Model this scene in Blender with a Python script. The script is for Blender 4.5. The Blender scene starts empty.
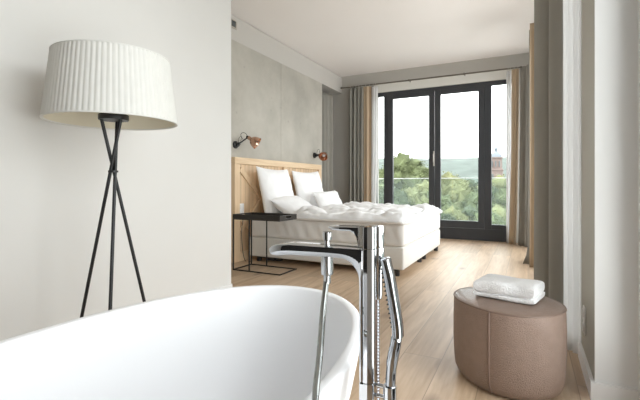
import bpy, bmesh, math, random
from math import sin, cos, pi, radians, sqrt
from mathutils import Vector, Matrix, noise
random.seed(7)
S = bpy.context.scene
COL = S.collection

# ------------------------------------------------------------------ camera, sky, light, exposure
cam_d = bpy.data.cameras.new('camera'); cam = bpy.data.objects.new('camera', cam_d); COL.objects.link(cam)
cam.location = (0, 0, 0.96); cam.rotation_euler = (pi/2, 0, radians(27))
cam_d.sensor_width = 36; cam_d.lens = 22.95; cam_d.shift_y = -0.0242; cam_d.clip_start = 0.02; cam_d.clip_end = 3000
S.camera = cam

W = bpy.data.worlds.new('overcast_sky'); S.world = W; W.use_nodes = True
wn = W.node_tree; wn.nodes.clear()
wo = wn.nodes.new('ShaderNodeOutputWorld'); wb = wn.nodes.new('ShaderNodeBackground')
tc = wn.nodes.new('ShaderNodeTexCoord'); sx = wn.nodes.new('ShaderNodeSeparateXYZ'); cr = wn.nodes.new('ShaderNodeValToRGB')
cr.color_ramp.elements[0].position = 0.0; cr.color_ramp.elements[0].color = (0.99, 0.99, 0.985, 1)
cr.color_ramp.elements[1].position = 0.9; cr.color_ramp.elements[1].color = (0.93, 0.96, 1.0, 1)
wn.links.new(tc.outputs['Generated'], sx.inputs[0]); wn.links.new(sx.outputs['Z'], cr.inputs[0])
wn.links.new(cr.outputs[0], wb.inputs[0]); wb.inputs[1].default_value = 3.0
wn.links.new(wb.outputs[0], wo.inputs[0])

def portal(name, loc, rot, sx_, sy_):
    l = bpy.data.lights.new(name, 'AREA'); l.shape = 'RECTANGLE'; l.size = sx_; l.size_y = sy_
    l.cycles.is_portal = True
    o = bpy.data.objects.new(name, l); COL.objects.link(o); o.location = loc; o.rotation_euler = rot
# portals only steer the sampling of the sky through the real window openings (they add no light)
portal('sky_portal', (-1.42, 7.7, 1.36), (-pi/2, 0, 0), 2.5, 2.75)
portal('sky_portal', (0.78, 4.94, 1.36), (0, pi/2, 0), 2.75, 4.6)
portal('sky_portal', (0.78, 0.95, 1.42), (0, pi/2, 0), 2.6, 2.3)

S.view_settings.view_transform = 'Standard'; S.view_settings.look = 'None'
S.view_settings.gamma = 1; S.view_settings.use_curve_mapping = False
S.view_settings.exposure = 0.92
S.cycles.use_denoising = True
S.cycles.max_bounces = 12; S.cycles.diffuse_bounces = 8; S.cycles.glossy_bounces = 6
S.cycles.transparent_max_bounces = 16; S.cycles.sample_clamp_indirect = 8

# ------------------------------------------------------------------ materials
def mat(name, color, rough=0.6, metal=0.0, var=0.06, vscale=6.0, bump=0.0, bscale=60.0, coat=0.0, trans=None, spec=0.5, stretch=(1,1,1), sheen=0.0):
    m = bpy.data.materials.new(name); m.use_nodes = True
    t = m.node_tree; b = t.nodes['Principled BSDF']; out = t.nodes['Material Output']
    tcn = t.nodes.new('ShaderNodeTexCoord'); mp = t.nodes.new('ShaderNodeMapping'); mp.inputs['Scale'].default_value = stretch
    t.links.new(tcn.outputs['Object'], mp.inputs[0])
    n = t.nodes.new('ShaderNodeTexNoise'); n.inputs['Scale'].default_value = vscale; n.inputs['Detail'].default_value = 4
    t.links.new(mp.outputs[0], n.inputs['Vector'])
    r = t.nodes.new('ShaderNodeValToRGB')
    c0 = [max(0, c*(1-var)) for c in color]; c1 = [min(1, c*(1+var)) for c in color]
    r.color_ramp.elements[0].position = .3; r.color_ramp.elements[0].color = (*c0, 1)
    r.color_ramp.elements[1].position = .7; r.color_ramp.elements[1].color = (*c1, 1)
    t.links.new(n.outputs['Fac'], r.inputs[0]); t.links.new(r.outputs[0], b.inputs['Base Color'])
    b.inputs['Roughness'].default_value = rough; b.inputs['Metallic'].default_value = metal
    b.inputs['Specular IOR Level'].default_value = spec
    b.inputs['Coat Weight'].default_value = coat
    b.inputs['Sheen Weight'].default_value = sheen
    if bump:
        n2 = t.nodes.new('ShaderNodeTexNoise'); n2.inputs['Scale'].default_value = bscale; n2.inputs['Detail'].default_value = 3
        t.links.new(mp.outputs[0], n2.inputs['Vector'])
        bp = t.nodes.new('ShaderNodeBump'); bp.inputs['Strength'].default_value = bump; bp.inputs['Distance'].default_value = .01
        t.links.new(n2.outputs['Fac'], bp.inputs['Height']); t.links.new(bp.outputs[0], b.inputs['Normal'])
    if trans:
        tl = t.nodes.new('ShaderNodeBsdfTranslucent'); mx = t.nodes.new('ShaderNodeMixShader'); mx.inputs[0].default_value = trans
        t.links.new(r.outputs[0], tl.inputs[0]); t.links.new(b.outputs[0], mx.inputs[1]); t.links.new(tl.outputs[0], mx.inputs[2])
        t.links.new(mx.outputs[0], out.inputs[0])
    return m

def glassy(name, tint, gloss, milk=0.0):
    m = bpy.data.materials.new(name); m.use_nodes = True; t = m.node_tree; t.nodes.clear()
    o = t.nodes.new('ShaderNodeOutputMaterial'); tr = t.nodes.new('ShaderNodeBsdfTransparent'); tr.inputs[0].default_value = (*tint, 1)
    g = t.nodes.new('ShaderNodeBsdfGlossy'); g.inputs['Roughness'].default_value = 0.02
    lw = t.nodes.new('ShaderNodeLayerWeight'); lw.inputs[0].default_value = gloss
    mx = t.nodes.new('ShaderNodeMixShader'); t.links.new(lw.outputs['Fresnel'], mx.inputs[0])
    t.links.new(tr.outputs[0], mx.inputs[1]); t.links.new(g.outputs[0], mx.inputs[2])
    last = mx
    if milk:
        d = t.nodes.new('ShaderNodeBsdfDiffuse'); d.inputs[0].default_value = (.85, .95, .93, 1)
        n = t.nodes.new('ShaderNodeTexNoise'); n.inputs['Scale'].default_value = 1.5
        mr = t.nodes.new('ShaderNodeMapRange'); mr.inputs['To Min'].default_value = milk*.7; mr.inputs['To Max'].default_value = milk*1.3
        m2 = t.nodes.new('ShaderNodeMixShader'); t.links.new(n.outputs['Fac'], mr.inputs[0]); t.links.new(mr.outputs[0], m2.inputs[0])
        t.links.new(mx.outputs[0], m2.inputs[1]); t.links.new(d.outputs[0], m2.inputs[2]); last = m2
    t.links.new(last.outputs[0], o.inputs[0])
    return m

def sheer_mat():
    m = bpy.data.materials.new('sheer_voile'); m.use_nodes = True; t = m.node_tree; t.nodes.clear()
    o = t.nodes.new('ShaderNodeOutputMaterial'); d = t.nodes.new('ShaderNodeBsdfDiffuse'); tl = t.nodes.new('ShaderNodeBsdfTranslucent')
    tr = t.nodes.new('ShaderNodeBsdfTransparent')
    n = t.nodes.new('ShaderNodeTexNoise'); n.inputs['Scale'].default_value = 40
    r = t.nodes.new('ShaderNodeValToRGB'); r.color_ramp.elements[0].color = (.90, .90, .90, 1); r.color_ramp.elements[1].color = (.95, .95, .95, 1)
    t.links.new(n.outputs['Fac'], r.inputs[0]); t.links.new(r.outputs[0], d.inputs[0]); t.links.new(r.outputs[0], tl.inputs[0])
    a = t.nodes.new('ShaderNodeMixShader'); a.inputs[0].default_value = .5; t.links.new(d.outputs[0], a.inputs[1]); t.links.new(tl.outputs[0], a.inputs[2])
    b = t.nodes.new('ShaderNodeMixShader'); b.inputs[0].default_value = .10; t.links.new(a.outputs[0], b.inputs[1]); t.links.new(tr.outputs[0], b.inputs[2])
    t.links.new(b.outputs[0], o.inputs[0]); return m

def wood_mat(name, cols, grain_axis, plank=None, rough=.5, mortar=(.18, .12, .08), scale=1.0, knots=.0):
    """grain_axis: 0/1/2 = the axis the grain runs along; plank = (length, width, u_axis, v_axis)"""
    m = bpy.data.materials.new(name); m.use_nodes = True; t = m.node_tree; b = t.nodes['Principled BSDF']
    L = t.links.new; N = t.nodes.new
    tcn = N('ShaderNodeTexCoord'); st = [9.0*scale]*3; st[grain_axis] = .7*scale
    mp = N('ShaderNodeMapping'); mp.inputs['Scale'].default_value = st
    vec = tcn.outputs['Object']
    brick = None
    if plank:
        sp = N('ShaderNodeSeparateXYZ'); L(vec, sp.inputs[0]); cb = N('ShaderNodeCombineXYZ')
        L(sp.outputs[plank[2]], cb.inputs[0]); L(sp.outputs[plank[3]], cb.inputs[1])
        brick = N('ShaderNodeTexBrick'); L(cb.outputs[0], brick.inputs['Vector'])
        brick.inputs['Scale'].default_value = 1; brick.inputs['Brick Width'].default_value = plank[0]; brick.inputs['Row Height'].default_value = plank[1]
        brick.inputs['Mortar Size'].default_value = plank[4]; brick.inputs['Mortar Smooth'].default_value = .2
        brick.inputs['Color1'].default_value = (0, 0, 0, 1); brick.inputs['Color2'].default_value = (1, 1, 1, 1); brick.inputs['Mortar'].default_value = (.5, .5, .5, 1)
        brick.offset = .37; brick.offset_frequency = 2
        ad = N('ShaderNodeVectorMath'); ad.operation = 'MULTIPLY_ADD'; L(brick.outputs['Color'], ad.inputs[0]); ad.inputs[1].default_value = (7, 5, 3)
        L(vec, ad.inputs[2]); L(ad.outputs[0], mp.inputs[0])
    else: L(vec, mp.inputs[0])
    n = N('ShaderNodeTexNoise'); n.inputs['Scale'].default_value = 1.6; n.inputs['Detail'].default_value = 8; n.inputs['Distortion'].default_value = 1.2
    L(mp.outputs[0], n.inputs['Vector'])
    n2 = N('ShaderNodeTexNoise'); n2.inputs['Scale'].default_value = 9; n2.inputs['Detail'].default_value = 5; L(mp.outputs[0], n2.inputs['Vector'])
    mx = N('ShaderNodeMix'); mx.data_type = 'FLOAT'; mx.inputs[0].default_value = .35; L(n.outputs['Fac'], mx.inputs[2]); L(n2.outputs['Fac'], mx.inputs[3])
    r = N('ShaderNodeValToRGB'); r.color_ramp.elements[0].position = .36; r.color_ramp.elements[0].color = (*cols[0], 1)
    r.color_ramp.elements[1].position = .64; r.color_ramp.elements[1].color = (*cols[1], 1)
    L(mx.outputs[0], r.inputs[0]); last = r.outputs[0]
    if knots:
        mp2 = N('ShaderNodeMapping'); s2 = [3.2]*3; s2[grain_axis] = 1.5; mp2.inputs['Scale'].default_value = s2; L(mp.inputs[0].links[0].from_socket, mp2.inputs[0])
        v = N('ShaderNodeTexVoronoi'); v.inputs['Scale'].default_value = 1; L(mp2.outputs[0], v.inputs['Vector'])
        kr = N('ShaderNodeMapRange'); kr.inputs['From Min'].default_value = .03; kr.inputs['From Max'].default_value = .16; kr.inputs['To Min'].default_value = knots; kr.inputs['To Max'].default_value = 0
        L(v.outputs['Distance'], kr.inputs[0])
        m3 = N('ShaderNodeMix'); m3.data_type = 'RGBA'; L(kr.outputs[0], m3.inputs[0]); L(last, m3.inputs[6]); m3.inputs[7].default_value = (.20, .13, .08, 1); last = m3.outputs[2]
    if brick:
        # slight plank to plank tone change, then the dark joints
        ma = N('ShaderNodeMapRange'); ma.inputs['To Min'].default_value = .86; ma.inputs['To Max'].default_value = 1.08; L(brick.outputs['Color'], ma.inputs[0])
        sc_ = N('ShaderNodeVectorMath'); sc_.operation = 'SCALE'; L(last, sc_.inputs[0]); L(ma.outputs[0], sc_.inputs['Scale'])
        m4 = N('ShaderNodeMix'); m4.data_type = 'RGBA'; L(brick.outputs['Fac'], m4.inputs[0]); L(sc_.outputs[0], m4.inputs[6]); m4.inputs[7].default_value = (*mortar, 1); last = m4.outputs[2]
    L(last, b.inputs['Base Color']); b.inputs['Roughness'].default_value = rough
    bp = N('ShaderNodeBump'); bp.inputs['Strength'].default_value = .12; bp.inputs['Distance'].default_value = .003; L(n2.outputs['Fac'], bp.inputs['Height']); L(bp.outputs[0], b.inputs['Normal'])
    return m

def concrete_mat():
    m = bpy.data.materials.new('fair_faced_concrete'); m.use_nodes = True; t = m.node_tree; b = t.nodes['Principled BSDF']; L = t.links.new; N = t.nodes.new
    tcn = N('ShaderNodeTexCoord')
    n = N('ShaderNodeTexNoise'); n.inputs['Scale'].default_value = 1.3; n.inputs['Detail'].default_value = 9; n.inputs['Roughness'].default_value = .62; L(tcn.outputs['Object'], n.inputs['Vector'])
    r = N('ShaderNodeValToRGB'); r.color_ramp.elements[0].position = .32; r.color_ramp.elements[0].color = (.36, .34, .30, 1); r.color_ramp.elements[1].position = .68; r.color_ramp.elements[1].color = (.50, .475, .425, 1)
    L(n.outputs['Fac'], r.inputs[0])
    v = N('ShaderNodeTexVoronoi'); v.inputs['Scale'].default_value = 4.2; v.inputs['Randomness'].default_value = 1; L(tcn.outputs['Object'], v.inputs['Vector'])
    k = N('ShaderNodeMapRange'); k.inputs['From Min'].default_value = .02; k.inputs['From Max'].default_value = .09; k.inputs['To Min'].default_value = .6; k.inputs['To Max'].default_value = 0; L(v.outputs['Distance'], k.inputs[0])
    mx = N('ShaderNodeMix'); mx.data_type = 'RGBA'; L(k.outputs[0], mx.inputs[0]); L(r.outputs[0], mx.inputs[6]); mx.inputs[7].default_value = (.3, .28, .25, 1)
    L(mx.outputs[2], b.inputs['Base Color']); b.inputs['Roughness'].default_value = .7
    return m

def rug(c, k): return tuple(x*k for x in c)
M = {}
M['wall'] = mat('white_plaster', (.70, .697, .680), .55, var=.015, vscale=2, bump=.05, bscale=180)
M['wall_grey'] = mat('grey_plaster', (.43, .412, .378), .7, var=.02, vscale=2, bump=.05, bscale=180)
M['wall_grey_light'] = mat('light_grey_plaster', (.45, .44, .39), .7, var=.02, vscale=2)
M['soffit'] = mat('beige_grey_plaster', (.51, .487, .455), .7, var=.015, vscale=2)
M['pier_front'] = mat('off_white', (.74, .745, .74), .35, var=.01, vscale=2)
M['ceiling'] = mat('ceiling_paint', (.83, .785, .755), .8, var=.01, vscale=1.5)
M['white_trim'] = mat('trim_paint', (.80, .80, .80), .35, var=.01)
M['header'] = mat('header_paint', (.66, .645, .60), .5, var=.01)
M['concrete'] = concrete_mat()
M['floor'] = wood_mat('oak_planks', ((.42, .285, .175), (.63, .475, .335)), 1, (2.3, .21, 1, 0, .0018), .42, (.27, .19, .13), .6, knots=.75)
M['oak'] = wood_mat('pale_oak', ((.66, .475, .30), (.75, .575, .39)), 2, None, .55, scale=1.3)
M['oak_h'] = wood_mat('pale_oak_rail', ((.66, .48, .30), (.76, .59, .40)), 1, None, .55, scale=1.3)
M['oak_b'] = wood_mat('pale_oak_boards', ((.63, .45, .28), (.74, .56, .375)), 2, (6.0, .085, 2, 1, .003), .55, (.3, .2, .12), 1.3)
M['anthracite'] = mat('anthracite_frame', (.035, .037, .042), .45, var=.05)
M['black'] = mat('black_metal', (.012, .012, .013), .42, var=.1)
M['tray'] = mat('black_stained_wood', (.022, .018, .015), .4, var=.25, vscale=12, stretch=(1, 8, 1))
M['chrome'] = mat('polished_chrome', (.60, .61, .63), .045, 1.0, var=.004)
M['chrome_dark_reflection'] = mat('hand_shower_chrome', (.40, .41, .43), .06, 1.0, var=.01)  # base colour darkened to stand in for dark reflections
M['satin'] = mat('satin_chrome', (.50, .51, .52), .22, 1.0, var=.01)
M['chrome_rib'] = mat('ribbed_chrome', (.30, .30, .32), .22, 1.0, var=.02)
M['steel'] = mat('brushed_steel', (.55, .53, .49), .35, 1.0, var=.02)
M['hose'] = mat('smooth_metal_hose', (.30, .31, .30), .25, 1.0, var=.02)
M['rod'] = mat('bronze_rod', (.20, .18, .155), .4, 1.0, var=.05)
M['rubber'] = mat('dark_rubber', (.05, .05, .055), .5, var=.1)
M['tub'] = mat('mineral_cast', (.82, .825, .84), .38, var=.004, vscale=2, spec=.4)
M['linen_white'] = mat('white_bed_linen', (.85, .85, .855), .85, var=.01, bump=.12, bscale=14, sheen=.1)
M['duvet'] = mat('white_duvet_cotton', (.84, .84, .845), .85, var=.01, bump=.5, bscale=10, sheen=.1)
M['sheet'] = mat('ivory_sheet', (.76, .75, .73), .85, var=.015, bump=.6, bscale=9, stretch=(1, 1, .35))
M['bedbase'] = mat('cream_upholstery', (.70, .68, .64), .9, var=.02, vscale=40, bump=.1, bscale=300)
M['grey_curtain'] = mat('grey_curtain_cloth', (.31, .297, .265), .95, var=.05, vscale=3, bump=.15, bscale=200, trans=.12)
M['beige_curtain'] = mat('beige_curtain_cloth', (.56, .44, .31), .95, var=.04, vscale=3, bump=.15, bscale=200, trans=.2)
M['sheer'] = sheer_mat()
M['shade'] = mat('pleated_ribbon', (.80, .80, .775), .9, var=.02, vscale=20, trans=.22)
M['shade_in'] = mat('shade_lining', (.80, .76, .64), .9, var=.02, trans=.22)
M['leather'] = mat('taupe_leather', (.265, .185, .145), .40, var=.07, vscale=30, bump=.6, bscale=260, coat=.15)
M['leather_seam'] = mat('taupe_piping', (.20, .135, .105), .45, var=.06, bump=.1)
M['towel'] = mat('white_terry', (.95, .95, .955), .95, var=.02, vscale=80, bump=1.0, bscale=140, sheen=.2)
M['copper'] = mat('copper_shade', (.64, .40, .29), .22, 1.0, var=.05)
M['copper_in'] = mat('copper_inside', (.5, .26, .16), .4, .8, var=.05)
M['plastic'] = mat('white_plastic', (.80, .80, .80), .35, var=.01)
M['vent'] = mat('dark_vent', (.10, .11, .11), .5, var=.05)
M['glass'] = glassy('window_glass', (.97, .985, .98), .12)
M['rail_glass'] = glassy('balustrade_glass', (.93, .97, .95), .15, .07)
M['deck'] = mat('balcony_slab', (.4, .4, .39), .8, var=.1)
M['hill'] = mat('wooded_hill', (.078, .097, .082), .95, var=.3, vscale=.045, bump=.5, bscale=.2)
M['ground'] = mat('meadow', (.10, .16, .07), .95, var=.3, vscale=.1)
M['trunk'] = mat('bark', (.09, .07, .05), .9, var=.2)
M['leaf_dark'] = mat('dark_leaves', (.055, .072, .034), .8, var=.45, vscale=.9, trans=.15)
M['leaf_mid'] = mat('green_leaves', (.105, .125, .052), .8, var=.45, vscale=.9, trans=.15)
M['leaf_pale'] = mat('pale_leaves', (.185, .19, .085), .8, var=.4, vscale=.9, trans=.15)
M['brick'] = mat('red_sandstone', (.19, .145, .128), .9, var=.15, vscale=.6)
M['slate'] = mat('slate_roof', (.17, .19, .21), .7, var=.1)
M['darkwall'] = mat('anthracite_plaster', (.05, .053, .06), .8, var=.05)
M['dark_reflect'] = mat('dark_reflect_coat', (.03, .028, .027), .4, var=.2, vscale=8, stretch=(6, 1, .5))  # for the added dark panel behind the camera

# ------------------------------------------------------------------ helpers
def obj(name, bm, m, parent=None, smooth=True, angle=40, loc=None):
    bmesh.ops.recalc_face_normals(bm, faces=bm.faces)
    me = bpy.data.meshes.new(name)
    for f in bm.faces: f.smooth = smooth
    if smooth:
        lim = radians(angle)
        for e in bm.edges:
            if len(e.link_faces) == 2 and e.calc_face_angle(0) > lim: e.smooth = False
    bm.to_mesh(me); bm.free()
    for mm in (m if isinstance(m, (list, tuple)) else [m]): me.materials.append(mm)
    o = bpy.data.objects.new(name, me); COL.objects.link(o)
    if parent: o.parent = parent
    if loc: o.location = loc
    return o
def tag(o, label, cat=None, group=None):
    o['label'] = label
    if cat: o['category'] = cat
    if group: o['group'] = group
    return o
def thing(name, label, cat, loc=(0, 0, 0), rz=0, group=None):
    o = bpy.data.objects.new(name, None); COL.objects.link(o); o.location = loc; o.rotation_euler = (0, 0, rz); o.empty_display_size = .1
    return tag(o, label, cat, group)
def part(name, bm, m, t, **k):
    """mesh given in world coordinates, re-based onto its thing's frame"""
    M_ = (Matrix.Translation(t.location) @ t.rotation_euler.to_matrix().to_4x4()).inverted()
    bm.transform(M_); return obj(name, bm, m, t, **k)
def sub(name, bm, m, p, t, **k):
    M_ = (Matrix.Translation(t.location) @ t.rotation_euler.to_matrix().to_4x4()).inverted()
    bm.transform(M_); return obj(name, bm, m, p, **k)
def struct(name, bm, m, parent=None, **k):
    o = obj(name, bm, m, parent, **k)
    if not parent: o['kind'] = 'structure'
    return o
def B(): return bmesh.new()
def box(bm, x0, x1, y0, y1, z0, z1, bev=0.0, seg=2, mi=0):
    r = bmesh.ops.create_cube(bm, size=1); vs = r['verts']
    for v in vs:
        v.co = Vector(((x0+x1)/2 + v.co.x*(x1-x0), (y0+y1)/2 + v.co.y*(y1-y0), (z0+z1)/2 + v.co.z*(z1-z0)))
    es = list({e for v in vs for e in v.link_edges})
    for f in {f for v in vs for f in v.link_faces}: f.material_index = mi
    if bev: bmesh.ops.bevel(bm, geom=es, offset=bev, segments=seg, affect='EDGES', profile=.5)
    return bm
def bx(*a, **k): return box(B(), *a, **k)
def catmull(pts, n=8, closed=False):
    P = [Vector(p) for p in pts]; out = []; m = len(P)
    rng = range(m if closed else m-1)
    for i in rng:
        p0 = P[(i-1) % m] if (closed or i > 0) else P[0]; p1 = P[i]; p2 = P[(i+1) % m]; p3 = P[(i+2) % m] if (closed or i+2 < m) else P[-1]
        for k in range(n):
            t = k/n; out.append(.5*((2*p1)+(-p0+p2)*t+(2*p0-5*p1+4*p2-p3)*t*t+(-p0+3*p1-3*p2+p3)*t**3))
    if not closed: out.append(P[-1].copy())
    return out
def tube(bm, pts, r, seg=10, cap=True, closed=False):
    pts = [Vector(p) for p in pts]; n = len(pts); rings = []
    up = None
    for i, p in enumerate(pts):
        a = pts[(i-1) % n] if (closed or i > 0) else p; b = pts[(i+1) % n] if (closed or i < n-1) else p
        d = (b-a).normalized()
        if up is None:
            up = d.orthogonal().normalized()
        up = (up - d*up.dot(d))
        up = up.normalized() if up.length > 1e-6 else d.orthogonal().normalized()
        s = d.cross(up); rr = r[i] if isinstance(r, (list, tuple)) else r
        rings.append([bm.verts.new(p + (up*cos(2*pi*k/seg) + s*sin(2*pi*k/seg))*rr) for k in range(seg)])
    for i in range(n if closed else n-1):
        A = rings[i]; C_ = rings[(i+1) % n]
        for k in range(seg): bm.faces.new((A[k], A[(k+1) % seg], C_[(k+1) % seg], C_[k]))
    if cap and not closed: bm.faces.new(rings[0]); bm.faces.new(rings[-1])
    return bm
def lathe(bm, prof, seg=32, origin=(0, 0, 0), axis='Z', rot=None, close=False):
    rings = []
    for r, z in prof:
        if r < 1e-6: rings.append([bm.verts.new((0, 0, z))]); continue
        rings.append([bm.verts.new((r*cos(2*pi*k/seg), r*sin(2*pi*k/seg), z)) for k in range(seg)])
    vs = [v for R_ in rings for v in R_]
    prs = list(zip(rings, rings[1:])) + ([(rings[-1], rings[0])] if close else [])
    for A, C_ in prs:
        if len(A) == 1 and len(C_) == 1: continue
        for k in range(seg):
            k2 = (k+1) % seg
            if len(A) == 1: bm.faces.new((A[0], C_[k2], C_[k]))
            elif len(C_) == 1: bm.faces.new((A[k], A[k2], C_[0]))
            else: bm.faces.new((A[k], A[k2], C_[k2], C_[k]))
    T = Matrix.Translation(origin)
    if rot is not None: T = T @ rot
    for v in vs: v.co = T @ v.co
    return bm
def aim(d):
    return Vector((0, 0, 1)).rotation_difference(Vector(d).normalized()).to_matrix().to_4x4()
def rod(bm, a, b, r, seg=12):
    return tube(bm, [a, b], r, seg)
def sweep(bm, path, secs, side=Vector((0, 1, 0))):
    """rounded-rectangle section along a path lying in the XZ plane; secs = (half width along side, half thickness)"""
    n = len(path); rings = []
    for i, p in enumerate(path):
        p = Vector(p); a = Vector(path[max(0, i-1)]); b = Vector(path[min(n-1, i+1)]); d = (b-a).normalized()
        nn = d.cross(side).normalized(); w, h = secs[i]
        ring = []
        K = 20
        for k in range(K):
            th = 2*pi*k/K; cx = abs(cos(th))**.5*(1 if cos(th) >= 0 else -1); sy = abs(sin(th))**.5*(1 if sin(th) >= 0 else -1)
            ring.append(bm.verts.new(p + side*w*cx + nn*h*sy))
        rings.append(ring)
    for A, C_ in zip(rings, rings[1:]):
        K = len(A)
        for k in range(K): bm.faces.new((A[k], A[(k+1) % K], C_[(k+1) % K], C_[k]))
    bm.faces.new(rings[0]); bm.faces.new(rings[-1])
    return bm
def nz(x, y, z, s=1.0): return noise.noise(Vector((x*s, y*s, z*s)))

# ------------------------------------------------------------------ room shell
H = 3.10; WY = 7.44; ZT = 2.71
struct('floor', bx(-4.2, .72, -2.4, 7.75, -.12, 0), M['floor'], smooth=False)
struct('ceiling', bx(-4.2, .72, -2.4, 7.75, H, H+.15), M['ceiling'], smooth=False)
# partition beside the bathtub
struct('wall_left', bx(-3.3, -2.35, -2.4, 2.873, 0, H), M['wall'], smooth=False)
b = B(); box(b, -3.5, -3.30, 2.873, 5.186, 0, 2.777, .002); box(b, -3.5, -3.30, 5.191, 6.56, 0, 2.777, .002); box(b, -3.5, -3.306, 5.18, 5.2, 0, 2.775)
struct('wall_bed', b, M['concrete'], smooth=False)
b = B(); box(b, -4.0, -3.31, 2.873, WY, 2.777, 3.078); box(b, -4.0, -3.32, 2.873, WY, 3.078, H)
box(b, -3.31, -3.30, 2.873, WY, 2.777, 3.085)
struct('trim_1', b, M['soffit'], smooth=False)
struct('wall_recess', bx(-4.0, -3.9, 2.873, WY, 0, 2.777), M['wall_grey'], smooth=False)
b = B(); box(b, -4.0, -2.62, WY, 7.7, 0, H); box(b, -2.62, -.21, WY, 7.7, ZT+.15, H); box(b, -.21, .72, WY, 7.7, 0, H)
struct('wall_far', b, M['wall_grey'], smooth=False)
struct('trim_2', bx(-2.62, -.21, WY-.012, 7.7, ZT, ZT+.15, .003), M['header'], smooth=False)
# right facade: wall over the glazing, corner, pier, bathroom parapets
b = B(); box(b, .47, .72, 2.68, 7.2, ZT+.05, H); box(b, .47, .72, 7.2, WY, 0, H)
struct('wall_right', b, M['wall_grey'], smooth=False)
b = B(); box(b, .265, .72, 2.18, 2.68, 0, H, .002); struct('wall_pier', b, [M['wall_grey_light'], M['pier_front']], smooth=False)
for f in bpy.data.objects['wall_pier'].data.polygons: f.material_index = 1 if f.normal.y < -.5 else 0  # front face gets a whiter colour than the other faces
b = B(); box(b, .42, .72, 2.10, 2.18, 0, H); box(b, .42, .72, -.2, 2.10, 2.75, H); box(b, .42, .72, -2.4, -.2, 0, H); box(b, .42, .72, -.2, 2.10, 0, .08)
struct('wall_bathroom', b, M['pier_front'], smooth=False)
struct('wall_back', bx(-2.35, .42, -2.4, -2.2, 0, H), M['wall_grey'], smooth=False)
d = struct('dark_reflect_panel', bx(-2.33, -.72, -2.2, -2.15, 0, 2.9, .004), M['dark_reflect'], smooth=False)  # added unseen panel behind the camera, gives the chrome dark reflections
# baseboards
b = B(); box(b, .249, .265, 2.164, 2.68, 0, .08); struct('baseboard_pier', b, M['white_trim'], smooth=False)
struct('baseboard_bathroom', bx(.2655, .42, 2.164, 2.18, 0, .08), M['white_trim'], smooth=False)
struct('baseboard_left', bx(-2.35, -2.334, -2.2, 2.873, 0, .08, .003), M['white_trim'], smooth=False)
struct('baseboard_far', bx(-3.9, -2.62, WY-.016, WY, 0, .08, .003), M['white_trim'], smooth=False)

# far window: fixed side panes and a french door
def frame_rect(bm, x0, x1, z0, z1, w, y0, y1, wb=None, wt=None):
    wb = wb or w; wt = wt or w
    box(bm, x0, x0+w, y0, y1, z0, z1, .004); box(bm, x1-w, x1, y0, y1, z0, z1, .004)
    box(bm, x0+w, x1-w, y0, y1, z0, z0+wb, .004); box(bm, x0+w, x1-w, y0, y1, z1-wt, z1, .004)
b = B()
frame_rect(b, -2.66, -.17, 0, ZT, .06, 7.46, 7.56, .20, .065)
box(b, -2.44, -2.36, 7.46, 7.56, .2, ZT-.06, .004); box(b, -.66, -.55, 7.46, 7.56, .2, ZT-.06, .004)
box(b, -2.6, -2.44, 7.47, 7.55, .20, .28, .003); box(b, -.55, -.23, 7.47, 7.55, .20, .28, .003)
w1 = struct('window_1', b, M['anthracite'], smooth=False)
b = B(); box(b, -2.6, -2.44, 7.50, 7.515, .28, ZT-.06); box(b, -.55, -.23, 7.50, 7.515, .28, ZT-.06)
struct('window_pane', b, M['glass'], w1, smooth=False)
for nm, x0, x1 in (('door_2', -2.36, -1.495), ('door_3', -1.485, -.66)):
    b = B(); frame_rect(b, x0, x1, .205, ZT-.065, .098, 7.445, 7.52, .125, .075)
    dd = struct(nm, b, M['anthracite'], smooth=False)
    struct('door_pane', bx(x0+.095, x1-.095, 7.475, 7.49, .32, ZT-.135), M['glass'], dd, smooth=False)
    if nm == 'door_2':
        hb = B(); box(hb, -1.513, -1.487, 7.428, 7.446, 1.29, 1.56, .006)
        hb2 = B(); rod(hb2, (-1.50, 7.43, 1.50), (-1.50, 7.39, 1.50), .010); rod(hb2, (-1.50, 7.393, 1.505), (-1.50, 7.393, 1.36), .010)
        hp = struct('door_handle', hb, M['steel'], dd); struct('handle_lever', hb2, M['steel'], hp)
struct('trim_3', bx(-2.66, -.17, 7.56, 7.74, -.02, .02), M['anthracite'], smooth=False)
# right glazing in the bedroom, frames along the facade
b = B(); y0, y1 = 2.68, 7.2
box(b, .60, .68, y0, y1, 0, .16, .003); box(b, .60, .68, y0, y1, ZT-.03, ZT+.05, .003)
for yy in (2.72, 3.85, 4.94, 6.05, 7.16): box(b, .60, .68, yy-.045, yy+.045, .16, ZT-.03, .003)
w2 = struct('window_2', b, M['anthracite'], smooth=False)
struct('window_pane', bx(.635, .65, y0+.05, y1-.05, .16, ZT-.03), M['glass'], w2, smooth=False)
b = B(); box(b, .60, .68, -.2, 2.10, .08, .16, .003); box(b, .60, .68, -.2, 2.10, 2.67, 2.75, .003)
for yy in (-.155, 2.055): box(b, .60, .68, yy-.045, yy+.045, .16, 2.67, .003)
w3 = struct('window_3', b, M['anthracite'], smooth=False)
struct('window_pane', bx(.635, .65, -.155, 2.055, .16, 2.67), M['glass'], w3, smooth=False)

# balcony and glass balustrade outside
struct('trim_4', bx(-5, 3, 7.76, 9.0, -.25, -.06), M['deck'], smooth=False)
t = thing('glass_balustrade', 'clear glass balcony balustrade with a thin metal top rail outside the far window', 'balustrade', (-1.4, 8.9, -.06))
for x0, x1 in ((-4.2, -2.82), (-2.8, -1.42), (-1.4, -.02), (0, 1.38)):
    part('glass_panel', bx(x0, x1, 8.89, 8.905, -.03, 1.085), M['rail_glass'], t, smooth=False)
part('handrail', bx(-4.2, 1.4, 8.885, 8.91, 1.085, 1.10, .002), M['plastic'], t, smooth=False)
part('base_channel', bx(-4.2, 1.4, 8.86, 8.93, -.06, -.02, .003), M['anthracite'], t, smooth=False)

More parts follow.
